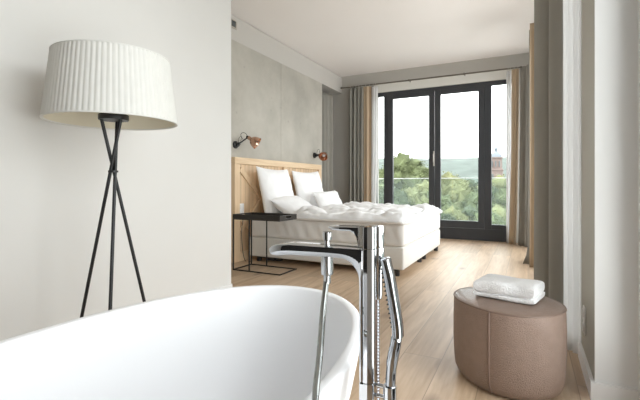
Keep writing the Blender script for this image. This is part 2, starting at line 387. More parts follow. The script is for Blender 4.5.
# ------------------------------------------------------------------ bathtub
def superell(th, a, bb, n):
    c_, s_ = cos(th), sin(th)
    return a*abs(c_)**(2/n)*(1 if c_ >= 0 else -1), bb*abs(s_)**(2/n)*(1 if s_ >= 0 else -1)
TX, TY, TA, TB, TZ = -.757, .60, .424, .762, .57
def tub():
    bm = B(); K = 96; rings = []
    def ring(a, bb, z, n=2.15, oy=0): 
        rings.append([bm.verts.new((TX+x, TY+oy+y, z)) for x, y in (superell(2*pi*(k+.5)/K, a, bb, n) for k in range(K))])
    prof = [(.62, .60, .0), (.64, .62, .012), (.70, .69, .08), (.80, .80, .20), (.885, .885, .32), (.945, .945, .43), (.98, .98, .51), (.995, .997, .55)]
    for fa, fb, z in prof: ring(TA*fa, TB*fb, z)
    for da, dz in ((-.0005, .561), (-.002, .566), (-.006, .5695), (-.012, .5705), (-.024, .5703), (-.029, .5685), (-.0315, .565), (-.034, .558)): ring(TA+da, TB+da, dz)
    for f, z in ((.915, .50), (.895, .43), (.865, .35), (.82, .27), (.74, .19), (.62, .14), (.40, .117), (.15, .11)): ring(TA*f, TB*(f+.01), z)
    for A, C_ in zip(rings, rings[1:]):
        for k in range(K): bm.faces.new((A[k], A[(k+1) % K], C_[(k+1) % K], C_[k]))
    bm.faces.new(rings[0]); bm.faces.new(rings[-1])
    return bm
t = thing('bathtub', 'white oval freestanding bathtub with a thin rim in the foreground', 'bathtub', (TX, TY, 0))
part('tub_body', tub(), M['tub'], t, angle=60)
part('drain_cover', lathe(B(), [(0, .124), (.03, .124), (.033, .12), (.033, .112), (0, .112)], 24, (TX, TY, 0)), M['chrome'], t)

# ------------------------------------------------------------------ bath filler
FX, FY = -.293, .80
t = thing('bath_faucet', 'chrome floor-standing bath faucet with a flat spout reaching over the tub', 'faucet', (FX, FY, 0))
part('floor_flange', lathe(B(), [(0, .012), (.045, .012), (.05, .006), (.05, 0), (0, 0)], 32, (FX, FY, 0)), M['chrome'], t)
# L-shaped blade: column, inner fillet and spout in one flowing piece
def blade(top, bot, hw, bev=.004, lower=None):
    """solid blade: top and bottom outlines in the XZ plane (same count), half width per station"""
    bm = B(); rings = []
    for (tx, tz), (ux, uz), w in zip(top, bot, hw):
        e = min(bev, abs(Vector((tx-ux, tz-uz)).length)*.45); d = Vector((tx-ux, 0, tz-uz)).normalized()
        T_ = Vector((tx, FY, tz)); U = Vector((ux, FY, uz)); ring = []
        for sg in (-1, 1):
            seq = [(U+Vector((0, sg*(w-e), 0))), (U+Vector((0, sg*(w-e*.3), 0))+d*e*.3), (U+Vector((0, sg*w, 0))+d*e), (T_+Vector((0, sg*w, 0))-d*e), (T_+Vector((0, sg*(w-e*.3), 0))-d*e*.3), (T_+Vector((0, sg*(w-e), 0)))]
            ring += seq if sg == -1 else seq[::-1]
        rings.append([bm.verts.new(p) for p in ring])
    for A, C_ in zip(rings, rings[1:]):
        K = len(A)
        for k in range(K): bm.faces.new((A[k], A[(k+1) % K], C_[(k+1) % K], C_[k]))
    bm.faces.new(rings[0]); bm.faces.new(rings[-1])
    return bm
L_, R_e = -.3045, -.2820      # left and right faces of the column
def column_mesh(z0, z1, w=.021):
    """column with two flat front facets, rounded to the right"""
    pl = [(L_, FY-w+.003), (L_+.0012, FY-w+.0008), (L_+.003, FY-w), (L_+.0105, FY-w)]
    x1, y1 = R_e-.0045, FY-w+.0040
    for k in range(15):
        a = radians(-76+k*(76+90)/14); pl.append((x1+.0045*cos(a), y1+.0068+(.0068*sin(a) if a < 0 else 2*(w-.006)*sin(a))))
    pl += [(L_+.004, FY+w), (L_+.001, FY+w-.001), (L_, FY+w-.003)]
    bm = B(); lo = [bm.verts.new((x, y, z0)) for x, y in pl]; hi = [bm.verts.new((x, y, z1)) for x, y in pl]
    K = len(pl)
    for k in range(K): bm.faces.new((lo[k], lo[(k+1) % K], hi[(k+1) % K], hi[k]))
    bm.faces.new(lo); f = bm.faces.new(hi)
    bmesh.ops.bevel(bm, geom=list(f.edges), offset=.0012, segments=2, affect='EDGES')
    return bm
lc = column_mesh(.012, .555); box(lc, -.313, -.300, FY-.0195, FY+.0195, .012, .555, .003); part('lower_column', lc, M['chrome'], t, angle=9)
part('column', column_mesh(.5565, .8275), M['chrome'], t, angle=9)
# spout: straight flat top, fillet underneath running down the column
tp = [(-.3040, .5580), (-.3040, .65), (-.3040, .72)]; bt = [(-.3130, .5580), (-.3130, .65), (-.3130, .72)]; hw = [.0195, .0195, .0195]
for k in range(11):
    a = pi/2*k/10; cx_, cz_, r_ = -.3560, .7620, .0430; f = k/10
    bt.append((cx_+r_*cos(a), cz_+r_*sin(a)))
    tp.append((-.3040, .755+.0725*min(1, k/4)) if k < 5 else (-.3040-.052*((k-4)/6), .8275)); hw.append(.0195+.002*f)
for x, zt, zb_, w in ((-.38, .8275, .8055, .0225), (-.41, .8275, .8050, .024), (-.44, .8275, .8045, .0255), (-.47, .8273, .8040, .027), (-.49, .8268, .8025, .028), (-.51, .8245, .8000, .0285), (-.522, .8205, .8005, .027), (-.531, .8155, .8050, .022), (-.5365, .8110, .8085, .015)):
    tp.append((x, zt)); bt.append((x, zb_)); hw.append(w)
part('spout', blade(tp, bt, hw, .004), M['chrome'], t, angle=28)
# lever: the same bent blade, smaller
tp = []; bt = []; hw = []
for x, zt, zb_, w in ((-.3145, .8725, .829, .019), (-.316, .8725, .840, .019), (-.319, .8725, .851, .019), (-.324, .8722, .858, .019), (-.332, .8720, .8625, .019), (-.342, .8718, .8622, .0185), (-.355, .8716, .8622, .018), (-.37, .8712, .8625, .017), (-.379, .8706, .8635, .014), (-.3875, .8696, .8662, .008)):
    tp.append((x, zt)); bt.append((x, zb_)); hw.append(w)
lv = part('lever', blade(tp, bt, hw, .0025), M['chrome'], t, angle=28)
sub('lever_hub', column_mesh(.829, .8730, .020), M['chrome'], lv, t, angle=9)
part('cartridge', lathe(B(), [(0, .72), (.008, .72), (.010, .73), (.010, .785), (.0135, .792), (.0135, .826), (.0125, .828), (.0135, .83), (.0135, .870), (.012, .873), (0, .873)], 28, (R_e-.003, FY+.019, 0)), M['chrome'], t)
DX = -.394
dk = part('diverter_knob', lathe(B(), [(0, .826), (.0065, .826), (.0065, .838), (.0098, .840), (.0098, .855), (.0088, .857), (0, .857)], 24, (DX, FY, 0)), M['chrome'], t)
part('hose_connector', lathe(B(), [(0, .81), (.0135, .81), (.0135, .768), (.0125, .764), (.008, .762), (.008, .745), (0, .745)], 24, (DX, FY, 0)), M['satin'], t)
hb = B(); rod(hb, (FX+.01, FY, .548), (-.250, FY, .548), .0045); rod(hb, (FX+.01, FY, .527), (-.250, FY, .527), .0045); lathe(hb, [(.0105, .553), (.0135, .553), (.0135, .522), (.0105, .522)], 24, (-.253, FY, 0), close=True)
part('shower_holder', hb, M['chrome'], t)

t.location.x += .004
# hose: from the spout down into the tub, over the rim, back up to the hand shower
b = B()
path = catmull([(DX+.003, FY, .765), (DX+.003, FY-.003, .745), (-.3815, FY-.038, .69), (-.3535, FY-.108, .632), (-.332, FY-.164, .598), (-.313, FY-.205, .568), (-.296, FY-.24, .49), (-.285, FY-.24, .36), (-.272, FY-.19, .23), (-.258, FY-.09, .17), (-.250, FY-.01, .24), (-.249, FY, .40), (-.249, FY, .515)], 8)
tube(b, path, .0066, 12)
tag(obj('shower_hose', b, M['hose']), 'smooth chrome shower hose hanging from under the spout and down over the tub rim', 'hose')
b = B()
HX = R_e-.004; HYY = FY+.022
tube(b, [(HX, HYY, z) for z in (.02, .3, .5, .722)], .0072, 12)
for k in range(100):
    z = .03+k*.0068
    lathe(b, [(.0072, z), (.0083, z+.0015), (.0083, z+.0035), (.0072, z+.005)], 12, (HX, HYY, 0))
tag(obj('supply_hose', b, M['chrome_rib']), 'ribbed metal supply hose running up behind the faucet column', 'hose')
t = thing('hand_shower', 'slim chrome stick hand shower standing in the holder right of the faucet column', 'hand shower', (-.238, FY, .50))
hp = [(-.249, FY, .505), (-.248, FY, .55), (-.2445, FY, .60), (-.237, FY, .64), (-.234, FY, .665)]
part('grip', tube(B(), catmull(hp, 5), [.0095]*6+[.0105]*4+[.0115]*4+[.011]*4+[.009]*3, 18), M['chrome_dark_reflection'], t)
hd = part('spray_head', sweep(B(), catmull([(-.232, FY, .655), (-.2335, FY, .68), (-.240, FY, .72), (-.249, FY, .77), (-.2565, FY, .803), (-.2585, FY, .812)], 4), [(.014, .010)]*14+[(.014, .009)]*4+[(.012, .008), (.009, .005), (.005, .002)]), M['chrome_dark_reflection'], t, angle=35)
b = B()
for k in range(14):
    z = .675+k*.0088; x = -.2335-(z-.68)*.187-.0085
    for yy in (-.006, 0, .006): rod(b, (x+.004, FY+yy, z), (x-.004, FY+yy, z-.001), .0018, 6)
nzl = sub('spray_nozzles', b, M['rubber'], hd, t)

# ------------------------------------------------------------------ floor lamp
LX, LY = -1.902, 1.388
t = thing('floor_lamp', 'black tripod floor lamp with a wide white pleated drum shade', 'lamp', (LX, LY, 0))
def shade_mesh():
    bm = B(); P = 78; K = P*6; z0, z1 = 1.280, 1.608; r0, r1 = .309, .271
    rows = []
    for j in range(9):
        f = j/8; z = z0+(z1-z0)*f; r = r0+(r1-r0)*f
        row = []
        for k in range(K):
            th = 2*pi*k/K; ph = (k % 6)/6; w = (1-abs(2*ph-1))
            rr = r + .0035*(w**.5) + .0012*nz(k*.7, f*2, 3)
            row.append(bm.verts.new((LX+rr*cos(th), LY+rr*sin(th), z)))
        rows.append(row)
    for A, C_ in zip(rows, rows[1:]):
        for k in range(K): bm.faces.new((A[k], A[(k+1) % K], C_[(k+1) % K], C_[k]))
    return bm
sh = part('lamp_shade', shade_mesh(), M['shade'], t, angle=80)
b = lathe(B(), [(.303, 1.284), (.266, 1.604)], 96, (LX, LY, 0)); sub('lining', b, M['shade_in'], sh, t)
sub('rim_band', lathe(B(), [(.301, 1.279), (.313, 1.279), (.313, 1.285), (.301, 1.285)], 96, (LX, LY, 0), close=True), M['shade'], sh, t)
sub('rim_band', lathe(B(), [(.264, 1.603), (.276, 1.603), (.276, 1.609), (.264, 1.609)], 96, (LX, LY, 0), close=True), M['shade'], sh, t)
b = B()
for k in range(3):
    a = 2*pi*k/3+.4; rod(b, (LX+.05*cos(a), LY+.05*sin(a), 1.595), (LX+.267*cos(a), LY+.267*sin(a), 1.60), .003, 8)
lathe(b, [(.018, 1.590), (.055, 1.590), (.055, 1.60), (.018, 1.60)], 24, (LX, LY, 0), close=True)
part('shade_carrier', b, M['black'], t)
part('mounting_disc', lathe(B(), [(0, 1.290), (.070, 1.290), (.072, 1.294), (.072, 1.314), (.070, 1.318), (.03, 1.318), (.028, 1.345), (0, 1.345)], 40, (LX+.004, LY, 0)), M['black'], t)
part('lamp_socket', lathe(B(), [(0, 1.34), (.02, 1.34), (.022, 1.40), (.017, 1.42), (0, 1.42)], 20, (LX, LY, 0)), M['black'], t)
part('light_bulb', lathe(B(), [(0, 1.53), (.02, 1.525), (.033, 1.50), (.033, 1.475), (.022, 1.44), (.014, 1.42), (0, 1.418)], 20, (LX, LY, 0)), M['plastic'], t)
WZ = 1.03; A0 = radians(27)
for k in range(3):
    # straight bars that cross at the waist
    a = radians((318, 198, 78)[k])
    lo = Vector((LX+.004+.240*cos(a), LY-.003+.240*sin(a), 0)); o2 = Vector((.0105*cos(a+pi/2), .0105*sin(a+pi/2), 0))
    w = Vector((LX+.004, LY-.003, WZ))+o2; top = w + (w-lo)*((1.292-WZ)/WZ)*.85; top.z = 1.292
    part('leg', rod(B(), lo, top, .0085, 14), M['black'], t)
part('waist_ring', lathe(B(), [(.020, 1.022), (.024, 1.022), (.024, 1.032), (.020, 1.032)], 28, (LX+.004, LY-.003, 0), close=True), M['black'], t)

# ------------------------------------------------------------------ pouf and towel
PX, PY, PZ = -.095, 2.225, .39
def pouf_ring(z, f, K=96, a=.268, bb=.234, rot=radians(135)):
    out = []
    for k in range(K):
        x, y = superell(2*pi*k/K, a*f, bb*f, 2.1)
        out.append(Vector((PX+x*cos(rot)-y*sin(rot), PY+x*sin(rot)+y*cos(rot), z)))
    return out
t = thing('pouf', 'taupe leather oval pouf with piped edges on the oak floor', 'pouf', (PX, PY, 0))
bm = B(); rings = []
for z, f in ((.004, .80), (.006, .86), (.018, .92), (.045, .965), (.09, .985), (.18, 1.0), (.28, 1.0), (.36, .99), (.382, .985), (.389, .972), (.392, .94), (.396, .7), (.398, .4), (.399, .1)):
    rings.append([bm.verts.new(p) for p in pouf_ring(z, f)])
for A, C_ in zip(rings, rings[1:]):
    for k in range(96): bm.faces.new((A[k], A[(k+1) % 96], C_[(k+1) % 96], C_[k]))
bm.faces.new(rings[0]); bm.faces.new(rings[-1])
part('cushion_body', bm, M['leather'], t, angle=60)
part('top_piping', tube(B(), pouf_ring(.386, .984), .0042, 8, closed=True), M['leather_seam'], t)
for kk in (31, 66):
    pts = []
    for z, f in ((.012, .90), (.045, .967), (.09, .987), (.18, 1.002), (.28, 1.002), (.36, .992), (.384, .986)):
        pts.append(pouf_ring(z, f)[kk])
    part('side_piping', tube(B(), catmull(pts, 4), .0048, 8), M['leather_seam'], t)

def slab(bm, w, d, z0, z1, r, seed=0, amp=.004, n=26):
    """soft folded layer with a rounded fold edge"""
    rows = []; M_ = 12
    for i in range(n+1):
        u = -1+2*i/n; rx = (1-abs(u)**8)**(1/8) if abs(u) < 1 else 0
        row = []
        for j in range(n*2):
            th = 2*pi*j/(n*2)
            cx = abs(cos(th))**.28*(1 if cos(th) >= 0 else -1); sz = abs(sin(th))**.6*(1 if sin(th) >= 0 else -1)
            x = w/2*(abs(u)**.8*(1 if u > 0 else -1))
            s = max(rx, .72)
            y = d/2*cx*(1-.04*(1-s)); z = (z0+z1)/2 + (z1-z0)/2*sz*s
            q = nz(x*9+seed, y*9, z*12, 1)
            row.append(bm.verts.new((x+amp*q, y+amp*nz(x*8, y*8+seed, 5), z+amp*1.1*q)))
        rows.append(row)
    for A, C_ in zip(rows, rows[1:]):
        for k in range(n*2): bm.faces.new((A[k], A[(k+1) % (n*2)], C_[(k+1) % (n*2)], C_[k]))
    bm.faces.new(rows[0]); bm.faces.new(rows[-1])
b = B(); slab(b, .275, .205, 0, .030, .01, 1, .007, 34); slab(b, .27, .21, .022, .084, .01, 5, .012, 40)
o = obj('towel', b, M['towel'], loc=(-.085, 2.245, .401)); o.rotation_euler = (0, 0, radians(-14)); tag(o, 'folded white terry towel lying on the taupe pouf', 'towel')

# ------------------------------------------------------------------ headboard
t = thing('headboard', 'pale oak headboard with vertical boards and diagonal braces behind the bed', 'headboard', (-3.25, 5.165, 0))
HY0, HY1, HZ = 3.985, 6.345, 1.30
part('backing_boards', bx(-3.295, -3.235, HY0+.01, HY1-.01, 0, HZ-.01), M['oak_b'], t, smooth=False)
part('top_rail', bx(-3.295, -3.20, HY0, HY1, HZ-.085, HZ, .004), M['oak_h'], t, smooth=False)
for y0, y1 in ((HY0, HY0+.10), (5.115, 5.215), (HY1-.10, HY1)):
    part('stile', bx(-3.295, -3.202, y0, y1, 0, HZ-.086, .003), M['oak'], t, smooth=False)
part('bottom_rail', bx(-3.235, -3.204, HY0+.10, HY1-.10, 0, .12, .003), M['oak_h'], t, smooth=False)
for y0, y1 in ((HY0+.10, 5.115), (5.215, HY1-.10)):
    wd = y1-y0
    for sgn in (0, 1):
        for za, zb, fr in ((HZ-.12, HZ-.12-.80*wd, 1), (.56, .16, .40/.80/wd)):
            ya, yb = (y0, y0+wd*fr) if not sgn else (y1, y1-wd*fr)
            a = Vector((0, ya, za)); c = Vector((0, yb, zb)); d_ = (c-a).normalized(); n_ = Vector((0, -d_.z, d_.y))*.032
            bm = B(); x0, x1 = -3.24, -3.214+.004*sgn
            ins = d_*.035
            q = [a+ins+n_, c-ins+n_, c-ins-n_, a+ins-n_]
            lo = [bm.verts.new((x0, p.y, p.z)) for p in q]; hi = [bm.verts.new((x1, p.y, p.z)) for p in q]
            bm.faces.new(lo); bm.faces.new(hi)
            for k in range(4): bm.faces.new((lo[k], lo[(k+1) % 4], hi[(k+1) % 4], hi[k]))
            bmesh.ops.bevel(bm, geom=list(bm.edges), offset=.003, segments=1, affect='EDGES')
            part('diagonal_brace', bm, M['oak'], t, smooth=False)

# ------------------------------------------------------------------ bed
BX0, BX1, BY0, BY1 = -3.12, -1.15, 4.16, 6.16
t = thing('bed', 'wide box-spring bed with cream base and white mattress below the oak headboard', 'bed', (-2.1, 5.16, 0))
part('box_spring', bx(BX0, BX1, BY0, BY1, .065, .305, .02, seg=3), M['bedbase'], t)
for x, y in ((-1.228, 4.19), (-1.19, 6.04), (-1.20, 5.07), (-1.20, 5.30), (-3.02, 4.24), (-3.02, 6.08)):
    part('leg', lathe(B(), [(0, .07), (.032, .07), (.029, 0), (0, 0)], 20, (x, y, 0)), M['black'], t)
def soft_box(x0, x1, y0, y1, z0, z1, r, nx, ny, nzv, fn):
    bm = B(); bmesh.ops.create_cube(bm, size=2)
    bmesh.ops.subdivide_edges(bm, edges=bm.edges[:], cuts=nx, use_grid_fill=True)
    hx, hy, hz = (x1-x0)/2, (y1-y0)/2, (z1-z0)/2; c = Vector(((x0+x1)/2, (y0+y1)/2, (z0+z1)/2))
    for v in bm.verts:
        p = Vector((v.co.x*hx, v.co.y*hy, v.co.z*hz))
        inner = Vector((max(-hx+r, min(hx-r, p.x)), max(-hy+r, min(hy-r, p.y)), max(-hz+min(r, hz), min(hz-min(r, hz), p.z))))
        d = p-inner
        if d.length > 1e-6: p = inner + d.normalized()*r*min(1, d.length/r if d.length < r else 1)
        n = d.normalized() if d.length > 1e-6 else Vector((0, 0, 1 if v.co.z > 0 else -1))
        q = c+p; v.co = q + fn(q, n)
    return bm
def wr_m(q, n):
    side = 1-abs(n.z)
    w = .013*side*(nz(q.x*12+q.z*6, q.y*14, q.z*2.5)) + .007*side*nz(q.x*30+q.z*9, q.y*30, q.z*6) + .004*nz(q.x*3, q.y*3, q.z)
    if q.x > BX1-.03: w *= .25
    return n*w
part('mattress', soft_box(BX0+.005, BX1+.004, BY0-.004, BY1+.004, .30, .56, .045, 70, 0, 0, wr_m), M['sheet'], t, angle=180)

def ridge(x, y, s, seed):
    return 1-abs(noise.noise(Vector((x*s+seed, y*s, seed*.7))))*2
def duvet():
    bm = B(); NX, NY = 110, 140; x0, x1, y0, y1 = -2.50, -1.095, 4.095, 6.225
    top, bot = [], []
    for i in range(NX+1):
        ra, rb = [], []
        for j in range(NY+1):
            u = -1+2*i/NX; v = -1+2*j/NY
            # spread samples towards edges
            uu = sin(u*pi/2*.98)/sin(pi/2*.98); vv = sin(v*pi/2*.98)/sin(pi/2*.98)
            x = (x0+x1)/2+(x1-x0)/2*uu; y = (y0+y1)/2+(y1-y0)/2*vv
            wob = .018*nz(x*2.3, y*2.3, 4) 
            ex = (1-abs(uu)**16)**.5 if abs(uu) < 1 else 0; ey = (1-abs(vv)**22)**.5 if abs(vv) < 1 else 0
            e = ex*ey
            puff = .085*abs(noise.noise(Vector((x*3.2+3, y*3.2, 1.7))))**.75 + .045*abs(noise.noise(Vector((x*7.5, y*7.5+4, 5.1))))**.8 + .010*nz(x*11, y*11, 2) + .005*nz(x*24, y*24, 5)
            roll = .045*math.exp(-((x+2.36)/.13)**2)*(.6+.6*nz(0, y*3.5, 7))
            lump = .03*sin(y*9+x*2)*math.exp(-((x+2.2)/.3)**2)
            zt = .586+ (.020+puff+roll+lump)*e
            over_x = max(0, x-(BX1-.02)); over_y = max(0, (BY0+.02)-y, y-(BY1-.02))
            drop = min(.035, over_x*.5+over_y*.35)
            zb = .585 - .022*min(1, 2*e)
            cn = (abs(uu)*abs(vv))**12*.05; px = x + wob*(abs(uu) > .8)*.6 - cn*(1 if uu > 0 else -1); py = y + .5*wob*(abs(vv) > .8) - cn*(1 if vv > 0 else -1)
            ra.append(bm.verts.new((px, py, max(zt-drop, zb+.0005)))); rb.append(bm.verts.new((px, py, zb-drop*.5)))
        top.append(ra); bot.append(rb)
    for g in (top, bot):
        for i in range(NX):
            for j in range(NY): bm.faces.new((g[i][j], g[i+1][j], g[i+1][j+1], g[i][j+1]))
    for i in range(NX):
        bm.faces.new((top[i][0], top[i+1][0], bot[i+1][0], bot[i][0])); bm.faces.new((top[i][NY], top[i+1][NY], bot[i+1][NY], bot[i][NY]))
    for j in range(NY):
        bm.faces.new((top[0][j], top[0][j+1], bot[0][j+1], bot[0][j])); bm.faces.new((top[NX][j], top[NX][j+1], bot[NX][j+1], bot[NX][j]))
    return bm
tag(obj('duvet', duvet(), M['duvet'], angle=180), 'rumpled white duvet spread over the mattress of the bed', 'duvet')

def pillow(w, h, th, seed, n=36, sag=0.0):
    bm = B(); f, g = [], []
    for i in range(n+1):
        ra, rb = [], []
        for j in range(n+1):
            u = sin((-1+2*i/n)*pi/2); v = sin((-1+2*j/n)*pi/2)
            x = w/2*u*(1-.085*(1-v*v)); y = h/2*v*(1-.085*(1-u*u))
            e = max(0, (1-u**4)*(1-v**4))**.62
            t_ = th/2*e
            wr = .010*nz(x*6+seed, y*6, 1)*e**.4 + .012*(1-abs(nz(x*7+y*5+seed, y*6-x*3, 2))*2)**3*e**.5 + .003*nz(x*18, y*18+seed, 2)*e**.4
            # creases radiating from the corners
            c_ = .004*sin((abs(u)-abs(v))*16+seed)*e**.5*(abs(u)*abs(v))
            k = 1 - sag*v*.5
            ra.append(bm.verts.new((x, y, t_*k+wr+c_)))
            rb.append(ra[-1] if (i in (0, n) or j in (0, n)) else bm.verts.new((x, y, -t_*k+wr*.5)))
        f.append(ra); g.append(rb)
    for i in range(n):
        for j in range(n):
            bm.faces.new((f[i][j], f[i+1][j], f[i+1][j+1], f[i][j+1])); bm.faces.new((g[i][j], g[i+1][j], g[i+1][j+1], g[i][j+1]))
    return bm
def put_pillow(w, h, th, seed, loc, lean, yaw, roll, label, sag=.25):
    # local x = width, y = height, z = thickness; stands on its lower edge, leans back towards the headboard
    o = obj('pillow', pillow(w, h, th, seed, sag=sag), M['linen_white'], angle=180)
    Rm = Matrix.Rotation(radians(yaw), 4, 'Z') @ Matrix.Rotation(radians(90), 4, 'Z') @ Matrix.Rotation(radians(90-lean), 4, 'X') @ Matrix.Rotation(radians(roll), 4, 'Z')
    o.matrix_world = Matrix.Translation(loc) @ Rm
    tag(o, label, 'pillow', 'white pillows on the bed')
put_pillow(.80, .68, .20, 1, (-3.02, 4.66, .858), 14, 2, -1, 'large white pillow leaning on the headboard nearer the black side table')
put_pillow(.80, .66, .20, 6, (-3.01, 5.56, .85), 13, -2, 1, 'large white pillow leaning on the headboard farther from the side table')
put_pillow(.78, .46, .20, 11, (-2.70, 4.60, .658), 58, 8, 3, 'white pillow lying slumped in front of the nearer large pillow', .2)
put_pillow(.62, .36, .17, 17, (-2.66, 5.52, .70), 28, -8, 2, 'small white cushion propped in front of the farther large pillow', .2)

# ------------------------------------------------------------------ side table
t = thing('side_table', 'black metal C-shaped side table with a tray top beside the bed', 'table', (-2.63, 3.81, 0))
SX0, SX1, SY0, SY1 = -2.955, -2.325, 3.635, 3.985
q = .0065
b = B()
box(b, SX0, SX1, SY0, SY0+2*q, 0, 2*q, .002); box(b, SX0, SX1, SY1-2*q, SY1, 0, 2*q, .002); box(b, SX0, SX0+2*q, SY0, SY1, 0, 2*q, .002); box(b, SX1-2*q, SX1, SY0, SY1, 0, 2*q, .002)
part('base_frame', b, M['black'], t, smooth=False)
for x, y in ((SX0, SY0), (SX0, SY1-2*q), (SX0+.22, SY0), (SX0+.22, SY1-2*q)):
    part('upright', bx(x, x+2*q, y, y+2*q, 2*q, .568, .002), M['black'], t, smooth=False)
b = B(); box(b, SX0, SX1, SY0, SY1, .568, .58, .002)
box(b, SX0, SX1, SY0, SY0+.014, .58, .628, .003); box(b, SX0, SX1, SY1-.014, SY1, .58, .628, .003)
for x in (SX0, SX1-.014):
    box(b, x, x+.014, SY0+.014, SY0+.12, .58, .628, .002); box(b, x, x+.014, SY1-.12, SY1-.014, .58, .628, .002)
    box(b, x, x+.014, SY0+.12, SY1-.12, .58, .594, .001); box(b, x, x+.014, SY0+.12, SY1-.12, .616, .628, .001)
part('tray', b, M['tray'], t, smooth=False)

# ------------------------------------------------------------------ wall lamps
def wall_lamp(y, z, kind, label):
    t = thing('wall_lamp', label, 'lamp', (-3.30, y, z), group='copper wall lamps above the headboard')
    Rx = aim((1, 0, 0))
    part('wall_mount', lathe(B(), [(0, .0), (.047, .0), (.047, .018), (.04, .026), (.026, .03), (.026, .055), (0, .055)], 28, (-3.30, y, z), rot=Rx), M['black'], t)
    if kind == 0:
        el = Vector((-3.235, y+.0, z+.012)); end = Vector((-3.135, y+.05, z+.092)); sd = Vector((.66, .30, -.48)).normalized()
    else:
        el = Vector((-3.22, y+.01, z+.005)); end = Vector((-3.10, y+.03, z+.035)); sd = Vector((.12, -.80, -.45)).normalized()
    a = B(); rod(a, (-3.25, y, z), el, .012); rod(a, el, end, .008)
    lathe(a, [(0, -.016), (.016, -.016), (.016, .016), (0, .016)], 18, el, rot=aim((0, 0, 1))); lathe(a, [(0, -.018), (.018, -.018), (.018, .018), (0, .018)], 18, end, rot=aim((0, 1, 0)))
    part('arm', a, M['black'], t)
    c = B(); tube(c, catmull([(-3.25, y, z+.03), (-3.235, y+.005, z+.09), (-3.22, y+.03, z+.10), el+Vector((.012, .012, .025))], 8), .003, 6)
    m_ = (el+end)/2
    if kind == 0: tube(c, catmull([m_+Vector((0, .0, .0)), m_+Vector((-.02, -.03, .065)), end+Vector((-.05, -.045, .055)), end+Vector((-.02, -.02, .045)), end], 8), .003, 6)
    part('cable', c, M['black'], t)
    so = B(); lathe(so, [(0, 0), (.021, 0), (.024, .012), (.024, .05), (.027, .055), (0, .055)], 24, end, rot=aim(sd)); skt = part('socket_cap', so, M['copper'], t)
    o_ = end+sd*.045
    pr = [(.024, 0), (.036, .004), (.056, .024), (.069, .056), (.079, .100), (.077, .1005), (.067, .056), (.054, .026), (.034, .007), (.024, .003)]
    sh_ = part('lamp_shade', lathe(B(), pr, 36, o_, rot=aim(sd), close=True), M['copper'], t, angle=60)
    sub('light_bulb', lathe(B(), [(0, .0), (.014, 0), (.016, .014), (.028, .036), (.026, .056), (.012, .07), (0, .073)], 20, o_, rot=aim(sd)), M['plastic'], sh_, t)
wall_lamp(4.11, 1.462, 0, 'copper swing-arm wall lamp nearer the side table, shade tilted down')
wall_lamp(6.255, 1.465, 1, 'copper wall lamp at the far end of the concrete wall by the curtain')

# ------------------------------------------------------------------ sockets, vent, charger
t = thing('power_outlet', 'white power outlet on the oak headboard above the side table', 'outlet', (-3.20, 4.18, .64))
part('outlet_plate', bx(-3.236, -3.222, 4.105, 4.195, .56, .72, .004), M['plastic'], t); part('socket_face', lathe(B(), [(0, .002), (.016, .002), (.021, .006), (.024, .006), (.024, 0), (0, 0)], 24, (-3.222, 4.15, .60), rot=aim((1, 0, 0))), M['plastic'], t)
part('switch_rocker', bx(-3.223, -3.217, 4.12, 4.18, .65, .705, .002), M['plastic'], t)
t = thing('power_outlet', 'tall white double outlet on the narrow pier beside the pouf', 'outlet', (.265, 2.5, .25))
part('outlet_plate', bx(.258, .265, 2.47, 2.55, .185, .325, .002), M['plastic'], t)
for z in (.22, .295): part('socket_face', lathe(B(), [(0, .001), (.017, .001), (.021, .005), (.024, .005), (.024, 0), (0, 0)], 24, (.259, 2.51, z), rot=aim((-1, 0, 0))), M['plastic'], t)
t = thing('air_vent', 'small square dark air vent high on the grey soffit', 'vent', (-3.30, 4.07, 2.975))
part('vent_frame', (lambda b: (box(b, -3.3, -3.29, 4.01, 4.03, 2.925, 3.03), box(b, -3.3, -3.29, 4.115, 4.135, 2.925, 3.03), box(b, -3.3, -3.29, 4.03, 4.115, 2.925, 2.94), box(b, -3.3, -3.29, 4.03, 4.115, 3.015, 3.03), b)[-1])(B()), M['steel'], t, smooth=False)
b = B(); box(b, -3.299, -3.2965, 4.03, 4.115, 2.94, 3.015)
for k in range(4): box(b, -3.297, -3.291, 4.034, 4.111, 2.948+k*.018, 2.954+k*.018)
part('vent_grille', b, M['vent'], t, smooth=False)
b = B(); box(b, -2.94, -2.84, 4.30, 4.36, 0, .045, .008); tube(b, catmull([(-2.85, 4.33, .02), (-2.80, 4.30, .012), (-2.76, 4.37, .008), (-2.84, 4.44, .008), (-3.0, 4.42, .008), (-3.1, 4.40, .01)], 8), .006, 8)
tag(obj('power_adapter', b, M['rubber']), 'small black power adapter with cable on the floor under the bed edge', 'adapter')
b = B(); tube(b, catmull([(-3.19, 4.13, .58), (-3.17, 4.10, .50), (-3.175, 4.085, .40), (-3.18, 4.10, .2), (-3.15, 4.12, .01), (-3.05, 4.13, .008)], 8), .004, 8)
tag(obj('power_cable', b, M['rubber']), 'thin black cable hanging beside the mattress from the headboard outlet', 'cable')

